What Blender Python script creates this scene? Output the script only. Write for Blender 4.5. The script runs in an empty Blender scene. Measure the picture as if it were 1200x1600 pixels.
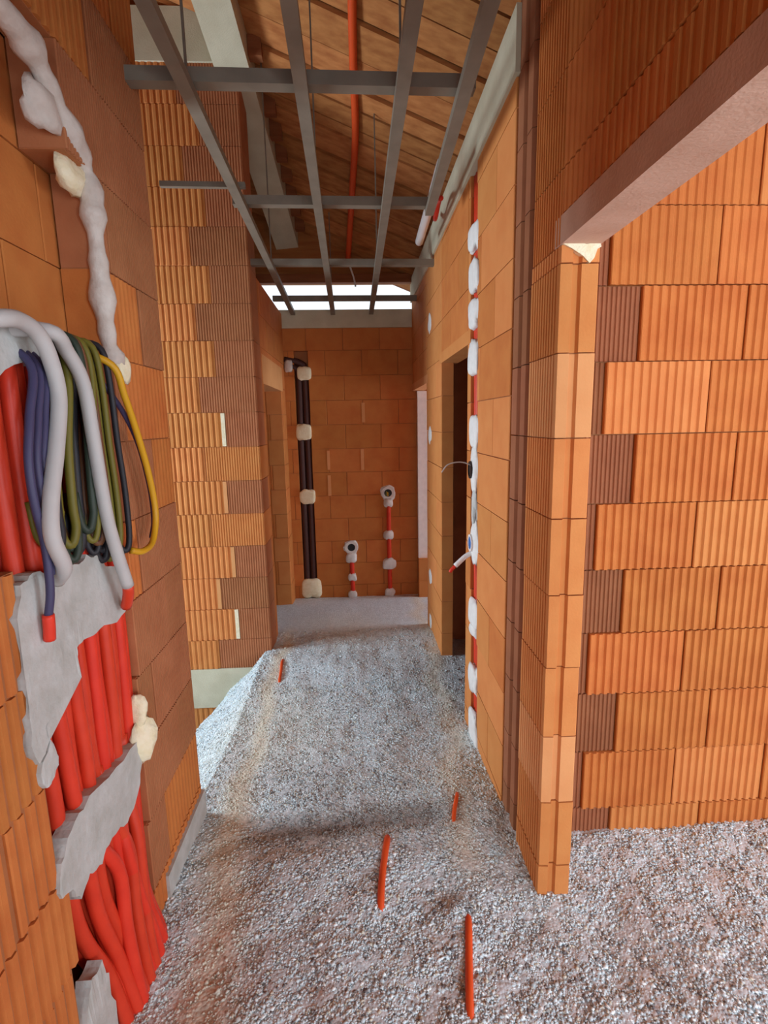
import bpy, bmesh, math, random
import numpy as np
from mathutils import Vector, Matrix

random.seed(7)
rng = np.random.default_rng(11)
C = bpy.context.scene.collection
SC = bpy.context.scene

# ------------------------------------------------------------------ camera, sky, daylight, exposure
cam = bpy.data.cameras.new('camera')
cam.sensor_fit = 'VERTICAL'; cam.sensor_height = 36.0
cam.lens = 36.0 * 805.0 / 1600.0
cam.clip_start = 0.02
camo = bpy.data.objects.new('camera', cam); C.objects.link(camo)
EYE = Vector((0, 0, 1.66))
_dy = Vector((-44, 140, -805)).normalized()            # corridor axis seen from the camera
_dz = -Vector((90, -4650, -805)).normalized()          # up
_dz = (_dz - _dz.dot(_dy) * _dy).normalized()
_dx = _dy.cross(_dz)
_r = Matrix((_dx, _dy, _dz))
camo.matrix_world = Matrix.Translation(EYE) @ _r.to_4x4()
SC.camera = camo

w = bpy.data.worlds.new('world'); SC.world = w; w.use_nodes = True
_bg = w.node_tree.nodes['Background']
_bg.inputs['Color'].default_value = (0.86, 0.93, 1.0, 1)
_bg.inputs['Strength'].default_value = 1.0


def daylight(name, loc, direction, sx, sy, power, col=(0.74, 0.88, 1.0)):
    l = bpy.data.lights.new(name, 'AREA'); l.shape = 'RECTANGLE'
    l.size = sx; l.size_y = sy; l.energy = power; l.color = col
    o = bpy.data.objects.new(name, l); C.objects.link(o)
    o.location = loc
    o.rotation_euler = Vector(direction).to_track_quat('-Z', 'Z').to_euler()
    return o


daylight('entrance_behind_offscreen', (-0.06, -2.52, 1.15), (0, 1, 0), 1.2, 2.1, 19)
daylight('room_window_behind_offscreen', (2.2, -2.52, 1.45), (0, 1, 0), 2.2, 1.6, 112)
daylight('room_window_right_offscreen', (3.72, 0.3, 1.45), (-1, 0, 0), 1.6, 1.5, 55)
daylight('passage_window_left_offscreen', (-3.62, 2.95, 1.3), (1, 0, 0), 1.4, 2.0, 160)
daylight('back_room_window_right_offscreen', (3.72, 4.8, 1.2), (-1, 0, 0), 1.2, 1.6, 85)

SC.view_settings.view_transform = 'Standard'
SC.view_settings.look = 'None'
SC.view_settings.gamma = 1.0
SC.view_settings.use_curve_mapping = False
SC.view_settings.exposure = 0.36
SC.cycles.max_bounces = 10
SC.cycles.diffuse_bounces = 8

# ------------------------------------------------------------------ materials


def lin(c):
    return tuple(((v / 255) / 12.92 if v / 255 <= 0.04045 else ((v / 255 + 0.055) / 1.055) ** 2.4) for v in c)


def mat(name, rgb, rough=0.85, var=0.0, noise=0.0, nscale=9.0, bump=0.0, bscale=120.0, rgb2=None, stretch=None, metallic=0.0):
    m = bpy.data.materials.new(name); m.use_nodes = True
    nt = m.node_tree; N = nt.nodes; L = nt.links
    b = N['Principled BSDF']
    b.inputs['Roughness'].default_value = rough
    b.inputs['Metallic'].default_value = metallic
    b.inputs['Specular IOR Level'].default_value = 0.3
    c = lin(rgb)
    geo = N.new('ShaderNodeNewGeometry')
    src = geo.outputs['Position']
    if stretch:
        mp = N.new('ShaderNodeMapping'); mp.inputs['Scale'].default_value = stretch
        L.new(src, mp.inputs['Vector']); src = mp.outputs['Vector']
    mix = N.new('ShaderNodeMix'); mix.data_type = 'RGBA'
    mix.inputs['A'].default_value = (*c, 1)
    mix.inputs['B'].default_value = (*(lin(rgb2) if rgb2 else tuple(v * 0.72 for v in c)), 1)
    n = N.new('ShaderNodeTexNoise'); n.inputs['Scale'].default_value = nscale; n.inputs['Detail'].default_value = 5
    L.new(src, n.inputs['Vector'])
    rmp = N.new('ShaderNodeMapRange')
    rmp.inputs['From Min'].default_value = 0.35; rmp.inputs['From Max'].default_value = 0.68
    rmp.inputs['To Min'].default_value = 0.0; rmp.inputs['To Max'].default_value = noise
    L.new(n.outputs['Fac'], rmp.inputs['Value']); L.new(rmp.outputs['Result'], mix.inputs['Factor'])
    out = mix.outputs['Result']
    if var > 0:
        oi = N.new('ShaderNodeObjectInfo')
        mr = N.new('ShaderNodeMapRange'); mr.inputs['To Min'].default_value = 1 - var; mr.inputs['To Max'].default_value = 1 + var
        L.new(oi.outputs['Random'], mr.inputs['Value'])
        hs = N.new('ShaderNodeHueSaturation')
        L.new(mr.outputs['Result'], hs.inputs['Value']); L.new(out, hs.inputs['Color'])
        mh = N.new('ShaderNodeMapRange'); mh.inputs['To Min'].default_value = 0.504; mh.inputs['To Max'].default_value = 0.498
        L.new(oi.outputs['Random'], mh.inputs['Value']); L.new(mh.outputs['Result'], hs.inputs['Hue'])
        out = hs.outputs['Color']
    L.new(out, b.inputs['Base Color'])
    if bump > 0:
        bn = N.new('ShaderNodeTexNoise'); bn.inputs['Scale'].default_value = bscale; bn.inputs['Detail'].default_value = 3
        L.new(src, bn.inputs['Vector'])
        bp = N.new('ShaderNodeBump'); bp.inputs['Strength'].default_value = bump; bp.inputs['Distance'].default_value = 0.004
        L.new(bn.outputs['Fac'], bp.inputs['Height']); L.new(bp.outputs['Normal'], b.inputs['Normal'])
    return m


M = dict(
    clay=mat('orange_clay', (196, 120, 60), var=0.07, noise=0.6, bump=0.25, rgb2=(180, 98, 46)),
    clay_light=mat('light_orange_clay', (206, 134, 74), var=0.06, noise=0.5, bump=0.2, rgb2=(194, 114, 58)),
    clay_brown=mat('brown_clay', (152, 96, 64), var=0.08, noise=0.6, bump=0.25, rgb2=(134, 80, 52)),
    clay_tan=mat('tan_clay', (174, 112, 74), var=0.06, noise=0.6, bump=0.25, rgb2=(158, 96, 60)),
    clay_pale=mat('pale_clay', (216, 152, 98), var=0.05, noise=0.5, bump=0.15, rgb2=(206, 136, 82)),
    joint=mat('mortar_joint', (172, 110, 68), noise=0.5, bump=0.3),
    concrete=mat('grey_concrete', (206, 200, 174), noise=0.6, nscale=6, bump=0.4, rgb2=(182, 174, 146)),
    plaster=mat('grey_mortar', (192, 194, 190), noise=0.7, nscale=14, bump=0.6, bscale=60, rgb2=(164, 164, 156)),
    white_plaster=mat('white_plaster', (226, 226, 222), noise=0.5, nscale=30, bump=0.5, bscale=80, rgb2=(205, 203, 198)),
    foam=mat('cream_foam', (236, 226, 196), noise=0.6, nscale=40, bump=0.7, bscale=90, rgb2=(222, 206, 160)),
    foam_grey=mat('grey_foam', (206, 196, 186), noise=0.7, nscale=25, bump=0.7, bscale=70, rgb2=(182, 166, 154)),  # greyer, slightly darker tone of the foam
    red=mat('red_conduit_plastic', (214, 62, 38), rough=0.42, var=0.1, noise=0.4, nscale=18, rgb2=(190, 44, 28)),
    orange_plastic=mat('orange_conduit_plastic', (222, 84, 36), rough=0.45, noise=0.3, nscale=14),
    grey_plastic=mat('pale_grey_conduit_plastic', (186, 182, 178), rough=0.55, noise=0.4, nscale=20, rgb2=(172, 168, 166)),
    steel=mat('galvanised_steel', (128, 120, 106), rough=0.5, noise=0.5, nscale=12, rgb2=(104, 96, 84)),
    wood=mat('brown_roof_board', (188, 124, 70), var=0.12, noise=0.8, nscale=5, bump=0.3, bscale=30, rgb2=(152, 88, 44), stretch=(0.35, 5, 5)),
    timber=mat('timber', (150, 92, 56), noise=0.7, nscale=6, bump=0.3, bscale=30, rgb2=(120, 66, 36), stretch=(0.4, 5, 5)),
    brown_pipe=mat('brown_pipe_plastic', (74, 44, 38), rough=0.5, noise=0.4, nscale=10),
    black=mat('black_plastic', (34, 32, 32), rough=0.5),
    blue=mat('blue_plastic', (36, 104, 178), rough=0.5),
    white=mat('white_plastic', (228, 226, 224), rough=0.45),
    yellow=mat('yellow_cable_plastic', (204, 150, 30), rough=0.45),
    cable_blue=mat('blue_violet_cable_plastic', (66, 62, 92), rough=0.45),
    cable_olive=mat('olive_cable_plastic', (112, 104, 38), rough=0.5),
    cable_green=mat('dark_green_cable_plastic', (50, 60, 48), rough=0.5),
    cable_black=mat('black_cable_plastic', (42, 40, 44), rough=0.5),
    cable_brown=mat('brown_cable_plastic', (112, 72, 46), rough=0.5),
    board_white=mat('white_insulation_board', (240, 236, 230), noise=0.3, nscale=20),
    outer=mat('outer_masonry', (188, 108, 66), noise=0.6, bump=0.2),
)


def gravel_mat(name, speckle):
    m = bpy.data.materials.new(name); m.use_nodes = True
    nt = m.node_tree; N = nt.nodes; L = nt.links
    b = N['Principled BSDF']; b.inputs['Roughness'].default_value = 0.92; b.inputs['Specular IOR Level'].default_value = 0.2
    at = N.new('ShaderNodeAttribute'); at.attribute_name = 'Col'
    out = at.outputs['Color']
    if speckle:
        geo = N.new('ShaderNodeNewGeometry')
        v = N.new('ShaderNodeTexVoronoi'); v.inputs['Scale'].default_value = 95
        L.new(geo.outputs['Position'], v.inputs['Vector'])
        sep = N.new('ShaderNodeSeparateColor'); L.new(v.outputs['Color'], sep.inputs['Color'])
        mr = N.new('ShaderNodeMapRange'); mr.inputs['To Min'].default_value = 0.8; mr.inputs['To Max'].default_value = 1.2
        L.new(sep.outputs['Red'], mr.inputs['Value'])
        mx = N.new('ShaderNodeVectorMath'); mx.operation = 'SCALE'
        L.new(out, mx.inputs[0]); L.new(mr.outputs['Result'], mx.inputs['Scale'])
        out = mx.outputs['Vector']
        bp = N.new('ShaderNodeBump'); bp.inputs['Strength'].default_value = 0.6; bp.inputs['Distance'].default_value = 0.004
        bp.invert = True
        L.new(v.outputs['Distance'], bp.inputs['Height']); L.new(bp.outputs['Normal'], b.inputs['Normal'])
    L.new(out, b.inputs['Base Color'])
    return m


M['gravel_base'] = gravel_mat('gravel_bed', True)
M['gravel'] = gravel_mat('gravel_grain', False)

# ------------------------------------------------------------------ helpers


def mesh(name, verts, faces):
    me = bpy.data.meshes.new(name); me.from_pydata([tuple(v) for v in verts], [], faces); me.update(); return me


def obj(name, me, material, parent=None):
    o = bpy.data.objects.new(name, me); C.objects.link(o)
    if material is not None and (len(me.materials) == 0):
        me.materials.append(M[material])
    if parent: o.parent = parent
    return o


def tag(o, label=None, cat=None, group=None, kind=None):
    if label: o['label'] = label
    if cat: o['category'] = cat
    if group: o['group'] = group
    if kind: o['kind'] = kind
    return o


def empty(name, loc=(0, 0, 0)):
    o = bpy.data.objects.new(name, None); C.objects.link(o); o.location = loc; o.empty_display_size = 0.1; return o


class MB:
    """collects shapes for one mesh"""
    def __init__(s): s.v = []; s.f = []

    def add(s, vs, fs):
        k = len(s.v); s.v += [tuple(v) for v in vs]; s.f += [tuple(i + k for i in f) for f in fs]; return s

    def box(s, x0, x1, y0, y1, z0, z1):
        return s.add([(x0, y0, z0), (x1, y0, z0), (x1, y1, z0), (x0, y1, z0), (x0, y0, z1), (x1, y0, z1), (x1, y1, z1), (x0, y1, z1)],
                     [(0, 3, 2, 1), (4, 5, 6, 7), (0, 1, 5, 4), (1, 2, 6, 5), (2, 3, 7, 6), (3, 0, 4, 7)])

    def prism(s, poly, z0, z1):
        n = len(poly)
        return s.add([(p[0], p[1], z0) for p in poly] + [(p[0], p[1], z1) for p in poly],
                     [tuple(range(n - 1, -1, -1)), tuple(range(n, 2 * n))] + [(i, (i + 1) % n, n + (i + 1) % n, n + i) for i in range(n)])

    def build(s, name, material, parent=None, smooth=False):
        me = mesh(name, s.v, s.f)
        if smooth:
            for p in me.polygons: p.use_smooth = True
        return obj(name, me, material, parent)


def catmull(pts, n=6):
    P = [Vector(p) for p in pts]
    if len(P) < 3: return [P[0].lerp(P[1], i / n) for i in range(n + 1)]
    P = [2 * P[0] - P[1]] + P + [2 * P[-1] - P[-2]]
    out = []
    for i in range(1, len(P) - 2):
        a, b, c, d = P[i - 1:i + 3]
        for k in range(n):
            t = k / n
            out.append(0.5 * ((2 * b) + (c - a) * t + (2 * a - 5 * b + 4 * c - d) * t * t + (3 * b - 3 * c + d - a) * t ** 3))
    out.append(P[-2]); return out


def tube(pts, r, sides=9, n=6, rfun=None, mb=None):
    mb = mb or MB(); P = catmull(pts, n); rings = []
    up = Vector((0.13, 0.21, 0.97))
    vs = []
    prev = None
    for i, p in enumerate(P):
        t = (P[min(i + 1, len(P) - 1)] - P[max(i - 1, 0)]).normalized()
        if prev is None:
            a = t.cross(up)
            if a.length < 0.1: a = t.cross(Vector((1, 0, 0)))
            a.normalize()
        else:
            a = (prev - t * prev.dot(t)).normalized()
        prev = a; b = t.cross(a)
        rr = r if rfun is None else r * rfun(i, len(P))
        for k in range(sides):
            an = 2 * math.pi * k / sides
            q = rr if rfun is None else rr
            vs.append(p + (a * math.cos(an) + b * math.sin(an)) * q)
    fs = []
    for i in range(len(P) - 1):
        for k in range(sides):
            k2 = (k + 1) % sides
            fs.append((i * sides + k, i * sides + k2, (i + 1) * sides + k2, (i + 1) * sides + k))
    fs.append(tuple(range(sides - 1, -1, -1))); fs.append(tuple((len(P) - 1) * sides + k for k in range(sides)))
    mb.add(vs, fs); return mb


def blob(center, rad, seed, rough=0.22, nu=12, nv=8, sq=1.0):
    """lumpy closed blob"""
    r = random.Random(seed); vs = []; fs = []
    ph = [(r.uniform(0, 6.3), r.uniform(0, 6.3), r.choice((2, 3, 4)), r.choice((1, 2, 3))) for _ in range(4)]
    for j in range(1, nv):
        th = math.pi * j / nv
        for i in range(nu):
            a = 2 * math.pi * i / nu
            k = 1 + rough * sum(math.sin(p[2] * a + p[0]) * math.sin(p[3] * th + p[1]) for p in ph) / 2
            pw = lambda q: math.copysign(abs(q) ** sq, q)
            vs.append((center[0] + rad[0] * k * pw(math.sin(th)) * pw(math.cos(a)), center[1] + rad[1] * k * pw(math.sin(th)) * pw(math.sin(a)), center[2] + rad[2] * k * pw(math.cos(th))))
    top = len(vs); vs.append((center[0], center[1], center[2] + rad[2])); bot = len(vs); vs.append((center[0], center[1], center[2] - rad[2]))
    for j in range(nv - 2):
        for i in range(nu):
            i2 = (i + 1) % nu
            fs.append((j * nu + i, (j + 1) * nu + i, (j + 1) * nu + i2, j * nu + i2))
    for i in range(nu):
        i2 = (i + 1) % nu
        fs.append((top, i, i2)); fs.append((bot, (nv - 2) * nu + i2, (nv - 2) * nu + i))
    return vs, fs


# local frame of a wall face: u along the wall, d into the wall, z up
FR = {'F': (Vector((1, 0, 0)), Vector((0, 1, 0))),      # faces the camera (-Y)
      'R': (Vector((0, -1, 0)), Vector((1, 0, 0))),     # right of the corridor, faces -X
      'L': (Vector((0, 1, 0)), Vector((-1, 0, 0)))}     # left of the corridor, faces +X
_cache = {}


def block_mesh(Lu, H, T, pitch, depth):
    key = (round(Lu, 3), round(H, 3), round(T, 3), pitch, depth)
    if key in _cache: return _cache[key]
    Lu, H, T = key[:3]
    poly = []
    e = 0.003
    if pitch and Lu > pitch * 1.5:
        n = max(1, int(round(Lu / pitch))); p = Lu / n
        poly.append((0, e))
        for i in range(n):
            a = i * p
            if depth > 0: poly += [(a + (e if i == 0 else 0.10 * p), 0), (a + 0.52 * p, 0), (a + 0.62 * p, depth), (a + 0.90 * p, depth)]
            else: poly += [(a + (e if i == 0 else 0.10 * p), 0), (a + 0.56 * p, 0), (a + 0.66 * p, depth), (a + 0.80 * p, depth), (a + 0.92 * p, 0)]   # narrow proud ribs
        poly.append((Lu, max(depth, e)))
    else:
        poly += [(0, e), (e, 0), (Lu - e, 0), (Lu, e)]
    poly += [(Lu, T), (0, T)]
    m = MB().prism(poly, 0, H)
    me = mesh('brick', m.v, m.f); _cache[key] = me
    return me


_mcache = {}


def brick(parent, frame, plane, ua, ub, za, zb, material, pitch=0.034, depth=0.006, T=0.11, name='brick', push=0.0):
    """one block between world coordinates ua..ub along the wall and za..zb, its face on the plane"""
    g = 0.0022
    Lu, H = ub - ua - 2 * g, zb - za - 2 * g
    if Lu < 0.012 or H < 0.012: return None
    base = block_mesh(Lu, H, T, pitch, depth)
    k = (base.name, material)
    if k not in _mcache:
        me = base.copy(); me.materials.append(M[material]); _mcache[k] = me
    o = bpy.data.objects.new(name, _mcache[k]); C.objects.link(o); o.parent = parent
    u, d = FR[frame]
    start = (ub - g) if frame == 'R' else (ua + g)
    if frame == 'F': loc = Vector((start, plane - push, za + g))
    elif frame == 'R': loc = Vector((plane - push, start, za + g))
    else: loc = Vector((plane + push, start, za + g))
    m3 = Matrix((u, d, Vector((0, 0, 1)))).transposed()
    o.matrix_basis = Matrix.Translation(loc) @ m3.to_4x4()
    return o


def subtract(iv, holes):
    out = [iv]
    for h in holes:
        nx = []
        for a, b in out:
            if h[1] <= a or h[0] >= b: nx.append((a, b)); continue
            if h[0] > a: nx.append((a, h[0]))
            if h[1] < b: nx.append((h[1], b))
        out = nx
    return out


def course_list(z0, z1, off, H=0.25):
    k = math.floor((z0 - off) / H); out = []
    while off + k * H < z1 - 1e-6:
        a, b = max(z0, off + k * H), min(z1, off + (k + 1) * H)
        if b - a > 0.015: out.append((k, a, b))
        k += 1
    return out


def masonry(parent, frame, plane, u0, u1, z0, z1, off, L, material, pitch=0.034, depth=0.006, T=0.11, holes=None, anchor=None, core=None, jitter=0.0015):
    """courses of blocks; holes(za, zb) gives the intervals left open; core collects the mortar behind the faces"""
    for k, za, zb in course_list(z0, z1, off):
        hs = holes(za, zb) if holes else []
        for a, b in subtract((u0, u1), hs):
            if core is not None:
                i = 0.009
                if frame == 'F': core.box(a + .004, b - .004, plane + i, plane + T, za, zb)
                elif frame == 'R': core.box(plane + i, plane + T, a + .004, b - .004, za, zb)
                else: core.box(plane - T, plane - i, a + .004, b - .004, za, zb)
            st = (u0 if anchor is None else anchor) - (L * 0.5 if k % 2 else 0)
            n = math.floor((a - st) / L)
            cuts = [a]
            while True:
                n += 1; c = st + n * L
                if c >= b - 0.02: break
                if c > a + 0.02: cuts.append(c)
            cuts.append(b)
            for i in range(len(cuts) - 1):
                mm = material(k, cuts[i], cuts[i + 1], za) if callable(material) else material
                pt = pitch(k, cuts[i]) if callable(pitch) else pitch
                brick(parent, frame, plane, cuts[i], cuts[i + 1], za, zb, mm, pt, depth(k, cuts[i]) if callable(depth) else depth, T, push=random.uniform(-jitter, jitter))


def wall_root(name, label):
    o = bpy.data.objects.new(name, bpy.data.meshes.new(name)); C.objects.link(o)
    return tag(o, label, 'wall', kind='structure')


def set_core(o, mb, material='joint'):
    me = mesh(o.name, mb.v, mb.f); me.materials.append(M[material]); o.data = me


# ------------------------------------------------------------------ ground
YB = np.array([-3, 1.75, 2.05, 2.8, 3.7, 4.2, 5.5, 6.2]); ZB = np.array([0, 0, -.035, -.092, -.10, -.125, -.25, -.28])


_lr = random.Random(5)
_LW = []
for _i in range(34):
    _f = 4.0 * 1.09 ** _i * _lr.uniform(0.9, 1.1); _a = _lr.uniform(0, 6.283)
    _LW.append((_f * math.cos(_a), _f * math.sin(_a), _lr.uniform(0, 6.283), 0.0115 / _f ** 0.75))


def lumps(x, y):
    return sum(am * np.sin(fx_ * x + fy_ * y + ph) for fx_, fy_, ph, am in _LW)


def ground(x, y):
    x = np.asarray(x, float); y = np.asarray(y, float)
    z = np.interp(y, YB, ZB)
    room = np.clip((x - 0.66) / 0.08, 0, 1) * np.clip((1.85 - y) / 0.05, 0, 1)
    z = z * (1 - room) + (-0.005) * room
    bank = np.clip(-0.76 - x, 0, 0.78) * 1.12
    inpass = np.clip((y - 2.04) / 0.03, 0, 1) * np.clip((3.93 - y) / 0.03, 0, 1)
    z = z + np.clip(bank * 6, 0, 1) * inpass * (0.016 * np.sin(17 * x + 9 * y) * np.sin(13 * y - 5 * x) + 0.010 * np.sin(41 * y + 20 * x) * np.sin(37 * x))
    z = z - bank * inpass - np.clip(-0.97 - x, 0, 1) * 0.15 * (1 - inpass)
    amp = np.where(y > 4.2, 0.35, 1.0)
    z = z + lumps(x, y) * amp
    z = z - 0.022 * np.exp(-((y - 1.93) / 0.05) ** 2) * np.clip((0.5 - np.abs(x)) / 0.2, 0, 1)      # trodden step across the corridor
    z = z + 0.018 * np.exp(-((x - 0.30) / 0.05) ** 2 - ((y - 1.50) / 0.05) ** 2)                       # heap at the end of a buried conduit
    return z


def sand(x, y):
    """stains of yellow sand lying over the grey gravel"""
    x = np.asarray(x, float); y = np.asarray(y, float)
    wob = 0.035 * np.sin(5 * y + 0.5) + 0.02 * np.sin(13 * y)
    cl = np.interp(y, [1.2, 1.66, 2.0, 2.8, 3.9], [-0.49, -0.55, -0.57, -0.61, -0.63])
    a = np.exp(-((x - cl - wob * 0.6) / np.interp(y, [1.2, 2.2, 3.9], [0.11, 0.075, 0.055])) ** 2) * np.clip((4.6 - y) / 0.6, 0, 1)
    cr = np.interp(y, [1.5, 1.9, 2.35, 3.2, 3.8, 4.7], [0.32, 0.43, 0.45, 0.52, 0.58, 0.58])
    b = 0.75 * np.exp(-((x - cr - wob) / 0.07) ** 2) * np.clip((y - 1.55) / 0.2, 0, 1)
    c = 0.45 * np.clip(np.sin(3.1 * x + 1.2 * y) * np.sin(2.3 * y - x + 0.8), 0, 1) * np.clip((0.7 - x) / 0.1, 0, 1)
    return np.clip(np.maximum(np.maximum(a, b), c), 0, 1)


def brown_band(x, y):
    """brown band across the corridor, mixed into the gravel colour"""
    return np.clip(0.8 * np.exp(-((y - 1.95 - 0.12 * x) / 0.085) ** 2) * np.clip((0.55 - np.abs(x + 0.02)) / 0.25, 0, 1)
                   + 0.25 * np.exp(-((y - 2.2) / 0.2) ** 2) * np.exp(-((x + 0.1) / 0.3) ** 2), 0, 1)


GREY = np.array(lin((200, 211, 216))); SAND = np.array(lin((212, 206, 186))); BROWN = np.array(lin((120, 106, 94)))


def ground_colour(x, y, base=None):
    b = np.tile(GREY, (len(x), 1)) if base is None else base
    s = sand(x, y)[:, None]; e = brown_band(x, y)[:, None]
    c = b * (1 - s * 0.9) + SAND * s * 0.9
    c = c * (1 - e * 0.85) + BROWN * e * 0.85
    return c


def add_col(me, cols):
    a = me.color_attributes.new('Col', 'FLOAT_COLOR', 'POINT')
    a.data.foreach_set('color', np.concatenate([cols, np.ones((len(cols), 1))], 1).astype(np.float32).ravel())


xs = np.concatenate([np.arange(-3.6, -1.6, 0.2), np.arange(-1.6, 1.7, 0.022), np.arange(1.7, 3.75, 0.15)])
ys = np.concatenate([np.arange(-2.6, 0.6, 0.2), np.arange(0.6, 4.4, 0.022), np.arange(4.4, 6.2, 0.06)])
gx, gy = np.meshgrid(xs, ys); fx, fy = gx.ravel(), gy.ravel()
near = (fy > 0.6) & (fy < 4.4)
fz = ground(fx, fy) + np.where(near, rng.normal(0, 0.0022, len(fx)), 0)
nx_, ny_ = len(xs), len(ys)
ii = (np.arange(ny_ - 1)[:, None] * nx_ + np.arange(nx_ - 1)[None, :]).ravel()
quads = np.stack([ii, ii + 1, ii + nx_ + 1, ii + nx_], 1)
fme = bpy.data.meshes.new('floor')
fme.from_pydata(np.stack([fx, fy, fz], 1).tolist(), [], quads.tolist()); fme.update()
for p in fme.polygons: p.use_smooth = True
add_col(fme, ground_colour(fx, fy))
floor = obj('floor', fme, 'gravel_base')
tag(floor, 'uneven grey gravel bed with sandy streaks filling corridor and rooms', 'floor', kind='structure')

# loose gravel grains: uncountable, one mesh


def grains():
    reg = [(-0.72, 0.6, 0.85, 2.3, 30000), (-0.72, 0.6, 2.3, 3.3, 16000), (-0.72, 0.6, 3.3, 4.3, 6000), (-1.5, -0.72, 2.07, 3.86, 24000),
           (0.6, 1.75, 0.75, 1.55, 26000), (0.72, 1.75, 1.55, 1.8, 26000), (0.6, 0.8, 2.8, 3.64, 6000)]
    px, py = [], []
    for x0, x1, y0, y1, dens in reg:
        n = int((x1 - x0) * (y1 - y0) * dens)
        px.append(rng.uniform(x0, x1, n)); py.append(rng.uniform(y0, y1, n))
    px = np.concatenate(px); py = np.concatenate(py); n = len(px)
    keep = rng.uniform(0, 1, n) > 0.8 * sand(px, py)
    px, py = px[keep], py[keep]; n = len(px)
    s = rng.gamma(5, 0.00062, n) + 0.0016
    s = np.clip(s, 0.002, 0.010)
    o8 = np.array([(1, 0, 0), (0, 1, 0), (-1, 0, 0), (0, -1, 0), (0, 0, 1), (0, 0, -1)], float)
    f8 = np.array([(0, 1, 4), (1, 2, 4), (2, 3, 4), (3, 0, 4), (1, 0, 5), (2, 1, 5), (3, 2, 5), (0, 3, 5)])
    an = rng.uniform(0, 6.283, n); ca, sa = np.cos(an), np.sin(an)
    v = o8[None] * rng.uniform(0.65, 1.25, (n, 6, 1)) * np.stack([s * 1.25, s * 1.0, s * 0.48], 1)[:, None, :]
    v += rng.normal(0, 0.18, v.shape) * s[:, None, None]
    xr = v[..., 0] * ca[:, None] - v[..., 1] * sa[:, None]; yr = v[..., 0] * sa[:, None] + v[..., 1] * ca[:, None]
    z0 = ground(px, py) + s * 0.12
    V = np.stack([xr + px[:, None], yr + py[:, None], v[..., 2] + z0[:, None]], 2).reshape(-1, 3)
    F = (f8[None] + 6 * np.arange(n)[:, None, None]).reshape(-1, 3)
    me = bpy.data.meshes.new('gravel')
    me.vertices.add(len(V)); me.vertices.foreach_set('co', V.astype(np.float32).ravel())
    me.loops.add(F.size); me.loops.foreach_set('vertex_index', F.astype(np.int32).ravel())
    me.polygons.add(len(F)); me.polygons.foreach_set('loop_start', (np.arange(len(F)) * 3).astype(np.int32))
    me.update(calc_edges=True); me.validate()
    pal = np.array([lin(c) for c in [(214, 228, 232), (200, 214, 218), (182, 194, 198), (122, 123, 126), (150, 152, 150), (206, 205, 190), (236, 246, 246)]])
    pick = rng.choice(7, n, p=[.28, .26, .16, .07, .06, .08, .09])
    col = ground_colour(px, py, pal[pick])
    add_col(me, np.repeat(col, 6, 0))
    o = obj('gravel', me, 'gravel')
    tag(o, 'loose grey gravel grains scattered over the corridor and room floor', 'gravel', kind='stuff')


grains()

# ------------------------------------------------------------------ wall right of the corridor (partition 11.5 cm) with its doorways
XR = 0.60
wr = wall_root('wall_right', 'orange block partition along the corridor with doorways and plaster-dabbed conduit slot')
core = MB()
DOOR1 = (2.80, 3.64, 2.08); DOOR2 = (4.40, 5.5, 2.0)


def holes_right(za, zb):
    h = []
    zm = (za + zb) / 2
    if zm < DOOR1[2]: h.append(DOOR1[:2])
    if zm < DOOR2[2]: h.append(DOOR2[:2])
    sl = 2.565 + 0.045 * zm                      # slot for the conduit leans a little
    if zm < 2.85: h.append((sl - 0.075, sl + 0.075))
    return h


masonry(wr, 'R', XR, 2.02, 2.80, -0.35, 2.85, 0.0, 0.5, lambda k, a, b, z: 'clay_light' if (k * 7 + int(a * 13)) % 5 else 'clay', pitch=0, T=0.115, holes=holes_right, core=core, anchor=2.27)
masonry(wr, 'R', XR, 2.80, 3.64, 2.08, 2.85, 0.08, 0.5, 'clay', pitch=0, T=0.115, core=core)
masonry(wr, 'R', XR, 3.64, 4.40, -0.35, 2.85, 0.08, 0.5, 'clay_light', pitch=0, T=0.085, core=core, anchor=3.64)
masonry(wr, 'R', XR, 4.40, 5.5, 2.0, 2.85, 0.0, 0.5, 'clay_light', pitch=0, T=0.115, core=core)
core.box(XR + 0.055, XR + 0.115, 2.02, 2.80, -0.3, 2.85)       # back of the slot
# lintel strip of the near doorway and the wall above it
masonry(wr, 'R', XR, -2.4, 1.55, 2.23, 4.35, 0.10, 0.5, 'clay', pitch=0.034, depth=0.004, T=0.115, core=core, anchor=1.55)
masonry(wr, 'R', XR, 1.55, 1.79, 2.15, 4.3, 0.10, 0.5, 'clay', pitch=0.02, depth=0.004, T=0.115, core=core, anchor=1.8)
MB().box(XR, XR + 0.115, -2.4, 1.60, 2.15, 2.228).build('lintel', 'concrete', wr).data.materials[0] = mat('lintel_soffit', (208, 172, 150), noise=0.6, nscale=12, bump=0.3, rgb2=(186, 146, 122))
masonry(wr, 'R', XR, -2.4, -0.85, -0.3, 2.15, 0.10, 0.5, 'clay', pitch=0, T=0.115, core=core, anchor=1.55)
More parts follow.
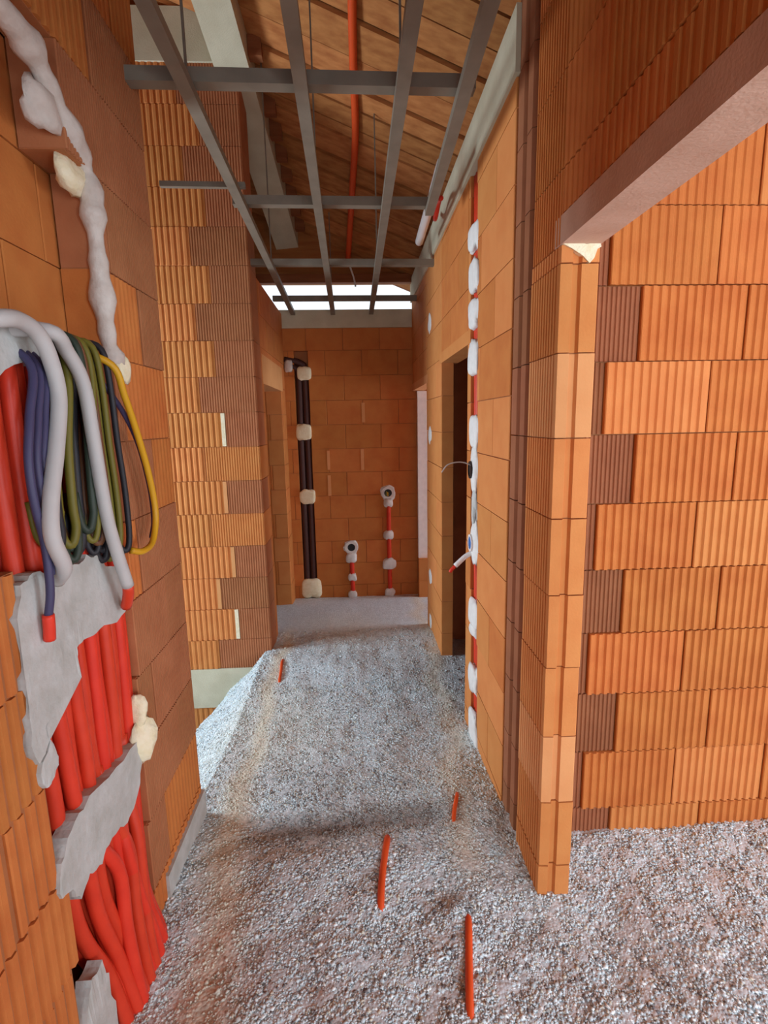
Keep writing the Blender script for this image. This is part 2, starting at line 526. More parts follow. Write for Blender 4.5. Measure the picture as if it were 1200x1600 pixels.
# grooved end of the partition: the jamb post of the near doorway, one block on another
ends = []
for k, za, zb in course_list(-0.3, 2.15, 0.10):
    g = 0.002
    poly = [(XR + 0.003, 1.553), (XR + 0.036, 1.550), (XR + 0.042, 1.563), (XR + 0.058, 1.563), (XR + 0.064, 1.550), (XR + 0.112, 1.550), (XR + 0.115, 1.553), (XR + 0.115, 1.795), (XR, 1.795)]
    y = 1.79
    while y > 1.57:                                             # fine ribs on the corridor side
        poly += [(XR, y - 0.010), (XR + 0.004, y - 0.012), (XR + 0.004, y - 0.018), (XR, y - 0.020)]; y -= 0.022
    b = MB().prism(poly, za + g, zb - g).build('brick', ['clay_light', 'clay_pale', 'clay_light', 'clay_light', 'clay_light'][k % 5], wr)
    b.location = (random.uniform(-.0015, .0015), random.uniform(-.002, .002), 0)
    core.box(XR + 0.012, XR + 0.10, 1.57, 1.79, za, zb)
# brown profiled end of the cross wall showing between the two stretches
for k, za, zb in course_list(-0.3, 4.35, 0.10):
    g = 0.002
    poly = [(XR + 0.02, 1.805), (XR + 0.02, 1.84), (XR + 0.004, 1.85), (XR + 0.004, 1.90), (XR + 0.02, 1.91), (XR + 0.02, 1.94), (XR + 0.006, 1.95), (XR + 0.006, 2.012), (XR + 0.115, 2.012), (XR + 0.115, 1.805)]
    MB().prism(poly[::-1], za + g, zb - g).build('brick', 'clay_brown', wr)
    core.box(XR + 0.035, XR + 0.10, 1.80, 2.015, za, zb)
set_core(wr, core)
# cream foam wedge on top of the post
fw = [(XR + 0.004, 2.15), (XR + 0.03, 2.137), (XR + 0.062, 2.118), (XR + 0.083, 2.098), (XR + 0.096, 2.112), (XR + 0.104, 2.136), (XR + 0.115, 2.142), (XR + 0.112, 2.153), (XR + 0.07, 2.149), (XR + 0.05, 2.155)]
m = MB(); nf = len(fw)
m.add([(x, 1.545, z) for i, (x, z) in enumerate(fw)] + [(x, 1.575, z) for x, z in fw], [tuple(range(nf - 1, -1, -1)), tuple(range(nf, 2 * nf))] + [(i, (i + 1) % nf, nf + (i + 1) % nf, nf + i) for i in range(nf)])
m.build('foam_wedge', 'foam', wr)
# lintels of the doorways further on
MB().box(XR - 0.003, XR + 0.115, 2.72, 3.72, 2.05, 2.12).build('lintel', 'clay_light', wr)
MB().box(XR - 0.003, XR + 0.115, 4.34, 5.49, 1.97, 2.04).build('lintel', 'clay_pale', wr)

# concrete ring beam on top of the partition
o = MB().box(XR - 0.012, XR + 0.125, 2.0, 5.52, 2.85, 3.06).build('trim_1', 'concrete'); tag(o, 'pale concrete ring beam topping the right corridor partition', 'beam', kind='structure')

# ------------------------------------------------------------------ cross wall of the right room (faces the camera)
YR = 1.80
wroom = wall_root('wall_room', 'ribbed orange block wall of the side room with brown toothed edge')
core = MB()
for k, za, zb in course_list(-0.3, 2.85, 0.10):
    seam = 0.87 if k % 2 == 0 else 0.99
    seam += random.uniform(-0.006, 0.006)
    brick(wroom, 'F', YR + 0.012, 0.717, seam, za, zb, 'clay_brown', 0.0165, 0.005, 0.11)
    core.box(0.717, 2.98, YR + 0.025, YR + 0.2, za, zb)
    x = seam
    n = 0
    while x < 2.98:
        x2 = min(x + 0.375, 3.0)
        brick(wroom, 'F', YR, x, x2, za, zb, random.choice(['clay', 'clay', 'clay_light']), 0.0315, [0.0075, 0.006, 0.004][0 if za < 1.5 else (1 if za < 1.9 else 2)], 0.11, push=random.uniform(-.003, .003))
        x = x2; n += 1
core.box(2.98, 3.7, YR + 0.01, YR + 0.2, -0.3, 2.85)
set_core(wroom, core)

# ------------------------------------------------------------------ near wall on the left with the chase and the niche
XL = -0.72
wl = wall_root('wall_left', 'thick orange block wall with broken-out chase full of red conduits')
core = MB()


def chase(za, zb):
    zm = (za + zb) / 2
    if zm < 1.30: return [(1.10 + (0.02 if int(zm * 4) % 2 else -0.01), 1.515 + 0.075 * zm)]
    if zm < 2.44: return [(0.55, 1.635)]
    return [(0.55, 1.50)] if zm < 2.55 else []


def left_mat(k, a, b, z):
    if a > 1.4: return 'clay_tan' if (k + int(a * 9)) % 3 else 'clay'
    return 'clay'


masonry(wl, 'L', XL, 0.1, 2.065, -0.4, 4.5, 0.115, 0.375, left_mat, pitch=lambda k, a: 0.036 if a < 1.4 else (0.014 if (k + int(a * 9)) % 3 else 0.03), depth=lambda k, a: 0.013 if a < 1.4 else 0.005, T=0.12, holes=chase, core=core, anchor=2.065)
# back of chase and niche
masonry(wl, 'L', XL - 0.125, 0.45, 1.72, 1.86, 2.62, 0.115, 0.375, 'clay', pitch=0, T=0.05, core=core)
core.box(XL - 0.25, XL - 0.135, -2.4, 2.06, -0.4, 4.7)
core.box(XL - 0.14, XL - 0.005, -2.4, 0.1, -0.4, 4.7)
set_core(wl, core)
o = MB().box(XL - 0.004, XL + 0.012, 1.62, 2.066, -0.10, 0.085).build('mortar_strip', 'plaster', wl)


def fractal(poly, amp, it=3, seed=1):
    r = random.Random(seed); P = [Vector(p) for p in poly]
    for _ in range(it):
        Q = []
        for i, p in enumerate(P):
            q = P[(i + 1) % len(P)]; d = q - p
            Q += [p, p + d * 0.5 + Vector((-d.y, d.x)) * r.uniform(-amp, amp)]
        P = Q
    return P


def patch(name, poly, x_back, x_front, material, parent, seed=1, amp=0.18, relief=0.0):
    """a slab of mortar of the given (y, z) outline with a trowelled, uneven face"""
    P = fractal(poly, amp, 2, seed)
    bm = bmesh.new()
    vs = [bm.verts.new((x_front, p.x, p.y)) for p in P]
    f = bm.faces.new(vs)
    if f.normal.x < 0: f.normal_flip()
    r = random.Random(seed)
    tri = bmesh.ops.triangulate(bm, faces=[f])
    bmesh.ops.subdivide_edges(bm, edges=[e for e in bm.edges if not e.is_boundary], cuts=2, use_grid_fill=True)
    for v in bm.verts:
        if not v.is_boundary:
            v.co.x += 0.003 * math.sin(v.co.y * 23 + seed) * math.sin(v.co.z * 19)
    ed = [e for e in bm.edges if e.is_boundary]
    ex = bmesh.ops.extrude_edge_only(bm, edges=ed)
    for v in [g for g in ex['geom'] if isinstance(g, bmesh.types.BMVert)]: v.co.x = x_back
    bmesh.ops.recalc_face_normals(bm, faces=bm.faces)
    me = bpy.data.meshes.new(name); bm.to_mesh(me); bm.free()
    return obj(name, me, material, parent)


patch('mortar_patch', [(1.076, 1.337), (1.122, 1.351), (1.216, 1.339), (1.305, 1.319), (1.343, 1.335), (1.391, 1.322), (1.436, 1.276), (1.54, 1.207), (1.55, 1.13), (1.434, 1.107), (1.345, 1.116), (1.282, 1.125), (1.24, 1.113), (1.253, 1.038), (1.175, 1.038), (1.161, 1.01), (1.094, 1.003), (1.095, 0.963), (1.055, 0.936), (1.045, 1.05), (1.05, 1.137), (1.055, 1.249)], XL - 0.03, XL + 0.009, 'plaster', wl, 4)
patch('mortar_patch', [(1.10, 0.966), (1.116, 0.891), (1.073, 0.867), (1.054, 0.889)], XL - 0.03, XL + 0.01, 'plaster', wl, 5)
patch('mortar_patch', [(1.50, 0.690), (1.52, 0.602), (1.45, 0.517), (1.392, 0.5), (1.299, 0.531), (1.238, 0.507), (1.179, 0.537), (1.132, 0.51), (1.105, 0.566), (1.065, 0.582), (1.078, 0.663), (1.113, 0.7), (1.188, 0.714), (1.32, 0.704)], XL - 0.03, XL + 0.009, 'plaster', wl, 6)
patch('mortar_patch', [(1.181, 0.27), (1.203, 0.201), (1.207, 0.111), (1.215, 0.013), (1.199, -0.08), (1.05, -0.08), (1.06, 0.11), (1.09, 0.22), (1.125, 0.276)], XL - 0.03, XL + 0.009, 'plaster', wl, 7)
patch('mortar_patch', [(0.75, 1.78), (0.75, 1.87), (1.142, 1.875), (1.206, 1.881), (1.255, 1.845), (1.257, 1.80), (1.123, 1.779)], XL - 0.06, XL + 0.01, 'plaster', wl, 8)
m = MB(); m.add(*blob((XL + 0.0, 1.555, 0.665), (0.045, 0.055, 0.075), 12, 0.3)); m.add(*blob((XL + 0.004, 1.545, 0.77), (0.028, 0.022, 0.055), 14, 0.3)); m.build('foam_lump', 'foam', wl, True)
# foam bead along the edge of the niche
fr = random.Random(9); rf = [0.95 + 0.22 * math.sin(i * 0.55) + 0.14 * math.sin(i * 1.3 + 1) + fr.uniform(-0.06, 0.06) for i in range(200)]
tube([(XL - 0.01, y, z) for y, z in [(0.9, 2.53), (1.15, 2.545), (1.309, 2.542), (1.40, 2.53), (1.47, 2.48), (1.54, 2.425), (1.604, 2.385), (1.632, 2.32), (1.632, 2.228), (1.634, 2.11), (1.636, 2.005), (1.643, 1.917), (1.665, 1.847)]], 0.03, 10, 5, lambda i, n: rf[i], MB()).build('foam_bead', 'foam_grey', wl, True)
m = MB(); m.add(*blob((XL - 0.035, 1.585, 2.335), (0.035, 0.06, 0.045), 21, 0.3)); m.build('foam_lump', 'foam', wl, True)
m = MB(); m.add(*blob((XL - 0.03, 1.46, 2.44), (0.03, 0.07, 0.05), 22, 0.3)); m.build('foam_lump', 'foam_grey', wl, True)
m = MB(); m.add(*blob((XL + 0.01, 1.672, 1.835), (0.022, 0.03, 0.04), 23, 0.25)); m.build('foam_lump', 'foam', wl, True)

# ------------------------------------------------------------------ wall across the side passage (pillar) left of the corridor
YP = 3.87
wp = wall_root('wall_passage', 'toothed orange and brown ribbed block wall across the side passage')
core = MB()
for k, za, zb in course_list(-0.24, 4.0, 0.0):
    seam = (-0.99 if k % 2 == 0 else -1.115) + random.uniform(-0.012, 0.012)
    x = seam
    while x > -2.3:
        x2 = x - 0.375
        brick(wp, 'F', YP, x2, x, za, zb, 'clay_light', 0.042, 0.007, 0.12, push=random.uniform(-.002, .004))
        x = x2
    core.box(-3.6, -0.73, YP + 0.012, YP + 0.27, za, zb)
    mt = 'clay_tan'
    if k in (3, 5): mt = 'clay_light'
    brick(wp, 'F', YP + 0.002, seam + (0.03 if k % 2 == 0 and za < 2 else 0.004), -0.712, za, zb, mt, 0.0185, 0.005, 0.26)
    if k % 2 == 0 and 0 <= za < 2 or k in (6, 1):
        m = MB().box(seam, seam + 0.028, YP - 0.001, YP + 0.05, za + 0.006, zb - 0.006)
        m.build('mortar_smear', 'foam' if k in (0, 6, 7) else 'clay_pale', wp)
for x in (-1.9, -1.525, -1.15, -0.9):
    brick(wp, 'F', YP, x - 0.375 if x < -1 else -1.15, x, -0.85, -0.57, 'clay_light', 0.042, 0.007, 0.2)
core.box(-3.6, -0.73, YP + 0.012, YP + 0.27, -1.0, -0.55)
MB().box(-3.6, -0.715, YP - 0.006, YP + 0.27, -0.567, -0.24).build('concrete_band', 'concrete', wp)
set_core(wp, core)
m = MB()
m.box(-3.6, -0.70, YP - 0.012, YP + 0.27, 3.99, 4.30)
o = m.build('trim_2', 'concrete'); tag(o, 'pale concrete ring beam on the wall across the side passage', 'beam', kind='structure')
# raking concrete beam under the roof
m = MB()
a0, a1 = Vector((-0.63, 3.86, 3.945)), Vector((-0.515, 5.46, 3.36))
n0 = a0 + (a0 - a1) * 0.55
L_ = []
for p, wd in ((n0, 0.22), (a1, 0.215)):
    L_ += [(p.x, p.y, p.z), (p.x - wd, p.y, p.z - 0.02), (p.x - wd, p.y, p.z + 0.20), (p.x, p.y, p.z + 0.20)]
m.add(L_, [(0, 1, 2, 3), (7, 6, 5, 4), (0, 4, 5, 1), (1, 5, 6, 2), (2, 6, 7, 3), (3, 7, 4, 0)])
o = m.build('trim_3', 'concrete'); tag(o, 'raking pale concrete beam under the roof boards above the left wall', 'beam', kind='structure')

# ------------------------------------------------------------------ left wall beyond the passage, with its doorway
wb = wall_root('wall_left_far', 'low orange block wall beyond the side passage with an open doorway')
core = MB()
DL = (4.25, 5.24, 1.98)
masonry(wb, 'L', XL, 4.14, 5.5, -0.45, 2.75, 0.0, 0.5, 'clay', pitch=0, T=0.25, holes=lambda a, b: [DL[:2]] if (a + b) / 2 < DL[2] else [], core=core, anchor=4.25)
masonry(wb, 'L', XL, 3.99, 4.14, -0.45, 2.75, 0.0, 0.5, 'clay_light', pitch=0.02, depth=0.004, T=0.25, core=core, anchor=4.14)
for k, za, zb in course_list(-0.45, 1.98, 0.0):                 # end faces of the far jamb
    brick(wb, 'F', 5.236, -0.968, -0.85 - 0.03 * (k % 2), za, zb, 'clay', 0.02, 0.003, 0.05)
    brick(wb, 'F', 5.236, -0.85 - 0.03 * (k % 2), -0.722, za, zb, 'clay_light', 0, 0, 0.05)
MB().box(XL - 0.25, XL + 0.004, 4.20, 5.30, 1.975, 2.20).build('lintel', 'clay_pale', wb)
set_core(wb, core)

# ------------------------------------------------------------------ far wall
YF = 5.5
wf = wall_root('wall_far', 'plain orange block wall closing the end of the corridor')
core = MB()
masonry(wf, 'F', YF, -0.97, 1.3, -0.5, 2.61, 0.14, 0.375, 'clay', pitch=0, T=0.12, core=core, anchor=-0.3,
        holes=lambda za, zb: [(-0.615, -0.475)] if za < 2.30 else [])
core.box(-0.62, -0.47, YF + 0.075, YF + 0.12, -0.5, 2.4)
core.box(1.3, 3.6, YF, YF + 0.12, -0.5, 2.61)
set_core(wf, core)
for i, (x, z, rx, rz) in enumerate([(-0.30, 1.0, 0.012, 0.11), (0.06, 1.27, 0.012, 0.11), (0.08, 1.76, 0.012, 0.1), (-0.30, 1.27, 0.01, 0.1)]):
    MB().box(x - rx * 1.4, x + rx * 1.4, YF - 0.003, YF + 0.01, z - rz, z + rz).build('mortar_smear', 'clay_pale', wf)
o = MB().box(-0.99, 1.3, YF - 0.012, YF + 0.14, 2.61, 2.785).build('trim_4', 'concrete'); tag(o, 'buff concrete ring beam on top of the end wall', 'beam', kind='structure')

# ------------------------------------------------------------------ roof: boards on a slope falling to the right and to the far end


def roof_z(x, y): return 5.215 - 0.4 * x - 0.35 * y


ceil = MB()
x0, x1, y0, y1 = -3.8, 1.75, -2.7, 5.75
ceil.add([(x, y, roof_z(x, y) + dz) for dz in (0.05, 0.09) for x, y in ((x0, y0), (x1, y0), (x1, y1), (x0, y1))],
         [(0, 3, 2, 1), (4, 5, 6, 7), (0, 1, 5, 4), (1, 2, 6, 5), (2, 3, 7, 6), (3, 0, 4, 7)])
ceiling = ceil.build('ceiling', 'timber'); tag(ceiling, 'sloping boarded roof underside above the corridor', 'ceiling', kind='structure')
edges = [1.6, 1.86, 2.1, 2.38, 2.62, 2.86, 3.12, 3.30, 3.47, 3.68, 3.86, 4.0, 4.15, 4.245, 4.45, 4.62, 4.80, 4.98, 5.14, 5.32, 5.48, 5.66]
for i in range(len(edges) - 1):
    ya, yb = edges[i] + 0.004, edges[i + 1] - 0.004
    dz = random.uniform(-0.006, 0.012)
    xa, xb = -3.7, 1.7
    vs = []
    for t in (0.0, 0.03):
        for x, y, e in ((xa, ya, -0.004), (xb, ya, -0.004), (xb, yb, 0.006), (xa, yb, 0.006)): vs.append((x, y, roof_z(x, y) + dz + t + e))
    MB().add(vs, [(0, 3, 2, 1), (4, 5, 6, 7), (0, 1, 5, 4), (1, 2, 6, 5), (2, 3, 7, 6), (3, 0, 4, 7)]).build('roof_board', 'wood', ceiling)
for i, t in enumerate(np.arange(0.0, 1.0, 0.115)):              # short batten ends beside the raking beam
    p = a0.lerp(a1, t)
    m = MB().box(-0.012, 0.075, -0.035, 0.035, -0.02, 0.10)
    b = m.build('batten_end', 'timber', ceiling); b.location = (p.x + 0.012, p.y, p.z + 0.085)
gp = [(-1.0, 3.02), (0.72, 3.02), (0.72, roof_z(0.72, 5.46) + 0.03), (-1.0, roof_z(-1.0, 5.46) + 0.03)]
MB().add([(x, 5.46, z) for x, z in gp] + [(x, 5.50, z) for x, z in gp], [(0, 1, 2, 3), (7, 6, 5, 4), (0, 4, 5, 1), (1, 5, 6, 2), (2, 6, 7, 3), (3, 7, 4, 0)]).build('gable_board', 'wood', ceiling)
MB().box(-1.0, 0.72, 5.40, 5.46, 3.02, 3.10).build('purlin', 'timber', ceiling)

# ------------------------------------------------------------------ outer shell (out of view) with the window and door openings daylight comes through


def outer_wall(name, label, mb): tag(mb.build(name, 'outer'), label, 'wall', kind='structure')


m = MB()       # behind the camera: entrance and room window
m.box(-3.8, -0.72, -2.75, -2.5, -0.5, 6.6); m.box(-0.72, 0.62, -2.75, -2.5, 2.25, 6.6); m.box(0.62, 1.0, -2.75, -2.5, -0.5, 6); m.box(1.0, 3.4, -2.75, -2.5, -0.5, 0.6)
m.box(1.0, 3.4, -2.75, -2.5, 2.3, 5.5); m.box(3.4, 3.9, -2.75, -2.5, -0.5, 3.5)
outer_wall('wall_entrance', 'outer masonry wall with entrance opening and room window', m)
m = MB()
m.box(3.7, 3.9, -2.5, -0.55, -0.5, 3); m.box(3.7, 3.9, -0.55, 1.15, -0.5, 0.65); m.box(3.7, 3.9, -0.55, 1.15, 2.25, 3); m.box(3.7, 3.9, 1.15, 4.1, -0.5, 3)
m.box(3.7, 3.9, 4.1, 5.5, -0.5, 0.35); m.box(3.7, 3.9, 4.1, 5.5, 2.05, 3); m.box(3.7, 3.9, 5.5, 5.7, -0.5, 3)
outer_wall('wall_outer_right', 'outer masonry wall of the side rooms with windows', m)
m = MB()
m.box(-3.8, -3.6, -2.5, 2.2, -1.2, 7); m.box(-3.8, -3.6, 2.2, 3.7, -1.2, 0.25); m.box(-3.8, -3.6, 2.2, 3.7, 2.35, 6.5); m.box(-3.8, -3.6, 3.7, 4.35, -1.2, 6); m.box(-3.8, -3.6, 4.35, 5.45, 2.0, 5.5)
m.box(-3.8, -3.6, 4.35, 5.45, -1.2, 0.4); m.box(-3.8, -3.6, 5.45, 5.7, -1.2, 5.5); m.box(-3.6, -0.99, 5.5, 5.7, -1.0, 5.3)
outer_wall('wall_outer_left', 'outer masonry wall of the left rooms with windows', m)
m = MB(); m.box(0.73, 3.7, 2.0, 2.1, -0.4, 2.75); m.box(0.73, 3.7, 3.95, 4.05, -0.4, 2.75)
outer_wall('wall_partition', 'plain orange partition between the dim side rooms', m)
m = MB(); m.box(0.74, 3.9, -2.6, 5.7, 2.72, 2.82); m.box(1.6, 1.7, -2.6, 5.7, 2.82, 5.6)
tag(m.build('ceiling_room', 'outer'), 'flat slab over the side rooms', 'ceiling', kind='structure')

# ------------------------------------------------------------------ suspended ceiling grid of steel profiles
ZG = 2.75
grid = empty('ceiling_grid', (0, 2.0, ZG)); tag(grid, 'grey steel profile grid hanging under the roof boards', 'ceiling grid')


def profile(name, p, q, wd=0.03, hd=0.026):
    p = Vector(p); q = Vector(q); t = (q - p).normalized(); s = Vector((-t.y, t.x, 0)).normalized(); up = Vector((0, 0, 1))
    o = Vector(grid.location)
    sec = [(-wd, hd), (-wd, -hd), (wd, -hd), (wd, hd), (wd - .006, hd), (wd - .006, -hd + .004), (-wd + .006, -hd + .004), (-wd + .006, hd)]
    vs = [e + s * a + up * b - o for e in (p, q) for a, b in sec]; n = len(sec)
    return MB().add(vs, [tuple(range(n)), tuple(range(2 * n - 1, n - 1, -1))] + [(i, n + i, n + (i + 1) % n, (i + 1) % n) for i in range(n)]).build(name, 'steel', grid)


for xa, xb, ya, yb in ((-0.51, -0.60, 1.3, 5.5), (-0.14, -0.20, 1.3, 5.5), (0.185, 0.185, 1.3, 5.5), (0.38, 0.42, 1.3, 2.95)):
    profile('main_profile', (xa, ya, ZG), (xb, yb, ZG), 0.022, 0.016)
for xa, xb, y in ((-0.73, 0.44, 1.96), (-0.60, 0.44, 2.93), (-0.73, 0.60, 3.97), (-0.73, 0.60, 5.05)):
    profile('cross_profile', (xa, y, ZG + 0.045), (xb, y + 0.02, ZG + 0.045), 0.024, 0.022)
profile('cross_profile', (-0.90, 2.74, ZG + 0.045), (-0.50, 2.75, ZG + 0.045), 0.012, 0.012)
for x, y in ((-0.53, 1.97), (-0.17, 2.94), (0.185, 3.97), (0.185, 1.97), (-0.19, 5.05), (-0.57, 3.97)):      # hangers up to the roof
    z1 = roof_z(x, y) + 0.02
    MB().box(-0.004, 0.004, -0.004, 0.004, 0.02, z1 - ZG).build('hanger', 'steel', grid).location = Vector((x, y, ZG)) - Vector(grid.location)

# things up in the roof space
o = tube([(0.05, 2.9, 4.16), (0.045, 3.375, 3.99), (0.047, 3.709, 3.87), (0.055, 4.132, 3.72), (0.03, 4.55, 3.58), (0.0, 5.0, 3.42), (-0.03, 5.38, 3.24)], 0.026, 10, 6).build('ceiling_conduit', 'orange_plastic', None, True)
tag(o, 'orange-red conduit running along the roof boards above the steel grid', 'conduit')
o = tube([(-0.03, 5.38, 3.24), (-0.01, 5.39, 3.15), (0.02, 5.40, 3.06), (0.035, 5.40, 2.98)], 0.009, 7, 5).build('white_cable_tail', 'white', None, True)
tag(o, 'thin white cable tail hanging from the ceiling conduit', 'cable')
o = tube([(0.435, 2.62, 2.84), (0.445, 3.1, 2.84), (0.456, 3.68, 2.84)], 0.027, 12, 4).build('white_pipe', 'white', None, True)
tag(o, 'short white plastic pipe lying on the steel grid by the ring beam', 'pipe')
o = tube([(0.50, 3.05, 2.86), (0.52, 3.25, 2.92), (0.53, 3.45, 2.90), (0.55, 3.6, 2.97)], 0.014, 8, 5).build('red_cable', 'red', None, True)
tag(o, 'short red conduit end beside the white pipe at the ring beam', 'conduit')

# ------------------------------------------------------------------ conduits in the chase
cr = random.Random(31)
tops = [1.155, 1.205, 1.255, 1.30, 1.345, 1.39, 1.435, 1.48, 1.525, 1.565] + [1.13, 1.18, 1.23, 1.275, 1.32, 1.365, 1.41, 1.455, 1.50, 1.545, 1.585]
bots = [1.255, 1.27, 1.30, 1.33, 1.36, 1.375, 1.40, 1.435, 1.46, 1.49] + [1.24, 1.275, 1.27, 1.32, 1.345, 1.38, 1.37, 1.42, 1.45, 1.475, 1.505]
for i, (t, b) in enumerate(zip(tops, bots)):
    bx = XL - 0.075 if i < 10 else XL - 0.038 + (0.014 if i % 2 else 0.0)
    bow = cr.uniform(-0.03, 0.03)
    mid = [(bx + cr.uniform(-.004, .004), t + (b - t) * f * f + (bow * math.sin(3.1 * f)) * (1 if z < 0.7 else 0.25), z)
           for f, z in ((0.0, 1.82), (0.12, 1.5), (0.25, 1.2), (0.36, 0.98), (0.45, 0.78), (0.6, 0.55), (0.75, 0.35))]
    pts = mid + [(bx + 0.02, b + bow * 0.3, 0.16), (bx + 0.05, b, 0.02), (bx + 0.075, b - 0.01, -0.08)]
    o = tube(pts, 0.0195, 10, 5).build('red_conduit', 'red', None, True)
    tag(o, {10: 'red plastic conduit along the ribbed orange edge of the wall chase', 20: 'red plastic conduit behind the cream foam lump at the chase edge'}.get(i, 'red plastic conduit running down the wall chase into the gravel'), 'conduit', 'red conduits in the wall chase')
for i, (t, b, ml) in enumerate([(1.20, 1.30, 1.33), (1.34, 1.355, 1.40), (1.43, 1.43, 1.39), (1.50, 1.40, 1.46)]):     # a second, looser layer below the mortar bridge
    pts = [(XL - 0.035, t, 0.72), (XL - 0.03, (t + ml) / 2, 0.56), (XL - 0.002, ml, 0.40), (XL + 0.01, (ml + b) / 2, 0.22), (XL + 0.03, b, 0.06), (XL + 0.05, b - 0.01, -0.07)]
    o = tube(pts, 0.019, 10, 5).build('red_conduit', 'red', None, True)
    tag(o, 'red plastic conduit bulging out of the chase below the mortar bridge', 'conduit', 'bulging red conduits')

# flexible grey conduits
XC = -0.66
o = tube([(XC - 0.04, y, z) if i < 2 else (XC, y, z) for i, (y, z) in enumerate([(0.90, 1.80), (0.996, 1.846), (1.05, 1.865), (1.108, 1.872), (1.163, 1.857), (1.198, 1.81), (1.214, 1.729), (1.179, 1.617), (1.135, 1.509), (1.122, 1.428), (1.15, 1.355)])] + [(XL + 0.01, 1.205, 1.308)], 0.017, 12, 6).build('grey_conduit', 'grey_plastic', None, True)
tag(o, 'pale grey flexible conduit looping down into the mortar patch', 'conduit')
g2 = empty('grey_conduit', (XC, 1.3, 1.6)); tag(g2, 'pale grey flexible conduit with red tip hanging beside the cable bundle', 'conduit')
off = Vector((XC, 1.3, 1.6))
tube([Vector(p) - off for p in [(XL - 0.05, 1.14, 1.86), (XC, 1.203, 1.868), (XC, 1.271, 1.833), (XC, 1.327, 1.765), (XC, 1.344, 1.641), (XC, 1.357, 1.51), (XC, 1.374, 1.406), (XC, 1.407, 1.31), (XC, 1.445, 1.215)]], 0.0165, 12, 6).build('sleeve', 'grey_plastic', g2, True)
tag(tube([Vector(p) - off for p in [(XC, 1.445, 1.215), (XC - 0.01, 1.462, 1.18), (XC - 0.03, 1.485, 1.14)]], 0.0155, 10, 4).build('tip', 'red', g2, True), 'red end')

# cables
KINDS = dict(cable_olive='olive green', cable_green='dark green', cable_black='black', cable_brown='brown')
bundle = [('cable_olive', 1.24, 1.20, 1.40), ('cable_brown', 1.26, 1.225, 1.37), ('cable_olive', 1.285, 1.245, 1.36), ('cable_green', 1.30, 1.27, 1.38), ('cable_olive', 1.315, 1.285, 1.34), ('cable_black', 1.33, 1.305, 1.39),
          ('cable_green', 1.375, 1.39, 1.33), ('cable_black', 1.39, 1.41, 1.36), ('cable_olive', 1.41, 1.43, 1.30), ('cable_brown', 1.43, 1.455, 1.31), ('cable_green', 1.45, 1.48, 1.29), ('cable_olive', 1.465, 1.505, 1.33), ('cable_brown', 1.48, 1.52, 1.28),
          ('cable_black', 1.50, 1.535, 1.30), ('cable_green', 1.40, 1.36, 1.37), ('cable_brown', 1.35, 1.33, 1.35)]
bundle += [(kd, ta + 0.011, ba + 0.009, zb + 0.025) for kd, ta, ba, zb in bundle[::2]] + [('cable_black', 1.27, 1.24, 1.42), ('cable_green', 1.36, 1.345, 1.40), ('cable_black', 1.44, 1.44, 1.34)]
_kk = ['cable_olive', 'cable_black', 'cable_brown', 'cable_olive', 'cable_green', 'cable_brown', 'cable_black']
bundle = [(_kk[i % 7], ta, ba, zb) for i, (kd, ta, ba, zb) in enumerate(bundle)]
for i, (kd, ta, ba, zb) in enumerate(bundle):
    xx = XC - 0.035 + cr.uniform(-0.02, 0.015); wv = cr.uniform(-0.015, 0.015)
    pts = [(XL - 0.08, ta - 0.01, 1.83), (XL - 0.02, ta, 1.885), (xx - 0.01, ta + 0.008, 1.87), (xx, ta + 0.015, 1.78), (xx, (ta + ba) / 2 + wv, 1.62), (xx, ba + wv * 0.5, 1.48), (xx, ba, zb + 0.04), (xx - 0.008, ba - 0.012, zb), (xx - 0.02, ba - 0.024, zb + 0.02), (xx - 0.025, ba - 0.03, zb + 0.10)]
    o = tube(pts, cr.uniform(0.0075, 0.0105), 8, 4).build('electric_cable', kd, None, True)
    tag(o, KINDS[kd] + ' electric cable hanging in the bundle out of the wall chase', 'cable', KINDS[kd] + ' cables in the hanging bundle')
o = tube([(XL - 0.04, 1.47, 1.87), (XC - 0.01, 1.511, 1.83), (XC, 1.551, 1.745), (XC, 1.613, 1.634), (XC, 1.666, 1.513), (XC, 1.692, 1.385), (XC, 1.65, 1.30), (XC, 1.57, 1.285), (XC - 0.02, 1.53, 1.297)], 0.010, 9, 6).build('electric_cable', 'yellow', None, True)
tag(o, 'yellow electric cable bowed out to the right of the hanging bundle', 'cable')
o = tube([(XL - 0.02, 1.50, 1.84), (XC - 0.03, 1.568, 1.728), (XC - 0.02, 1.655, 1.614), (XC - 0.02, 1.715, 1.465), (XC - 0.02, 1.722, 1.355), (XC - 0.02, 1.69, 1.30)], 0.008, 8, 6).build('electric_cable', 'cable_blue', None, True)
tag(o, 'violet-blue electric cable beside the bowed yellow cable', 'cable')
for i, dy in enumerate((0.0, 0.028, 0.052)):
    o = tube([(XL - 0.05, 1.19 + dy, 1.86), (XC - 0.03, 1.176 + dy * 0.8, 1.794), (XC - 0.02, 1.133 + dy, 1.686), (XC - 0.02, 1.109 + dy, 1.594), (XC - 0.02, 1.11 + dy, 1.5), (XC - 0.02, 1.126 + dy * 0.6, 1.413), (XC - 0.02, 1.123 + dy * 0.3, 1.312 + 0.03 * i)] + ([(XC - 0.03, 1.12, 1.25)] if i == 0 else []), 0.009, 8, 6).build('electric_cable', 'cable_blue', None, True)
    tag(o, 'violet-blue electric cable hanging behind the looped grey conduit', 'cable', 'violet-blue cables behind the grey loop')
o = tube([(XC - 0.03, 1.12, 1.255), (XC - 0.032, 1.121, 1.225), (XC - 0.036, 1.123, 1.195)], 0.0125, 9, 4).build('cable_connector', 'red', None, True)
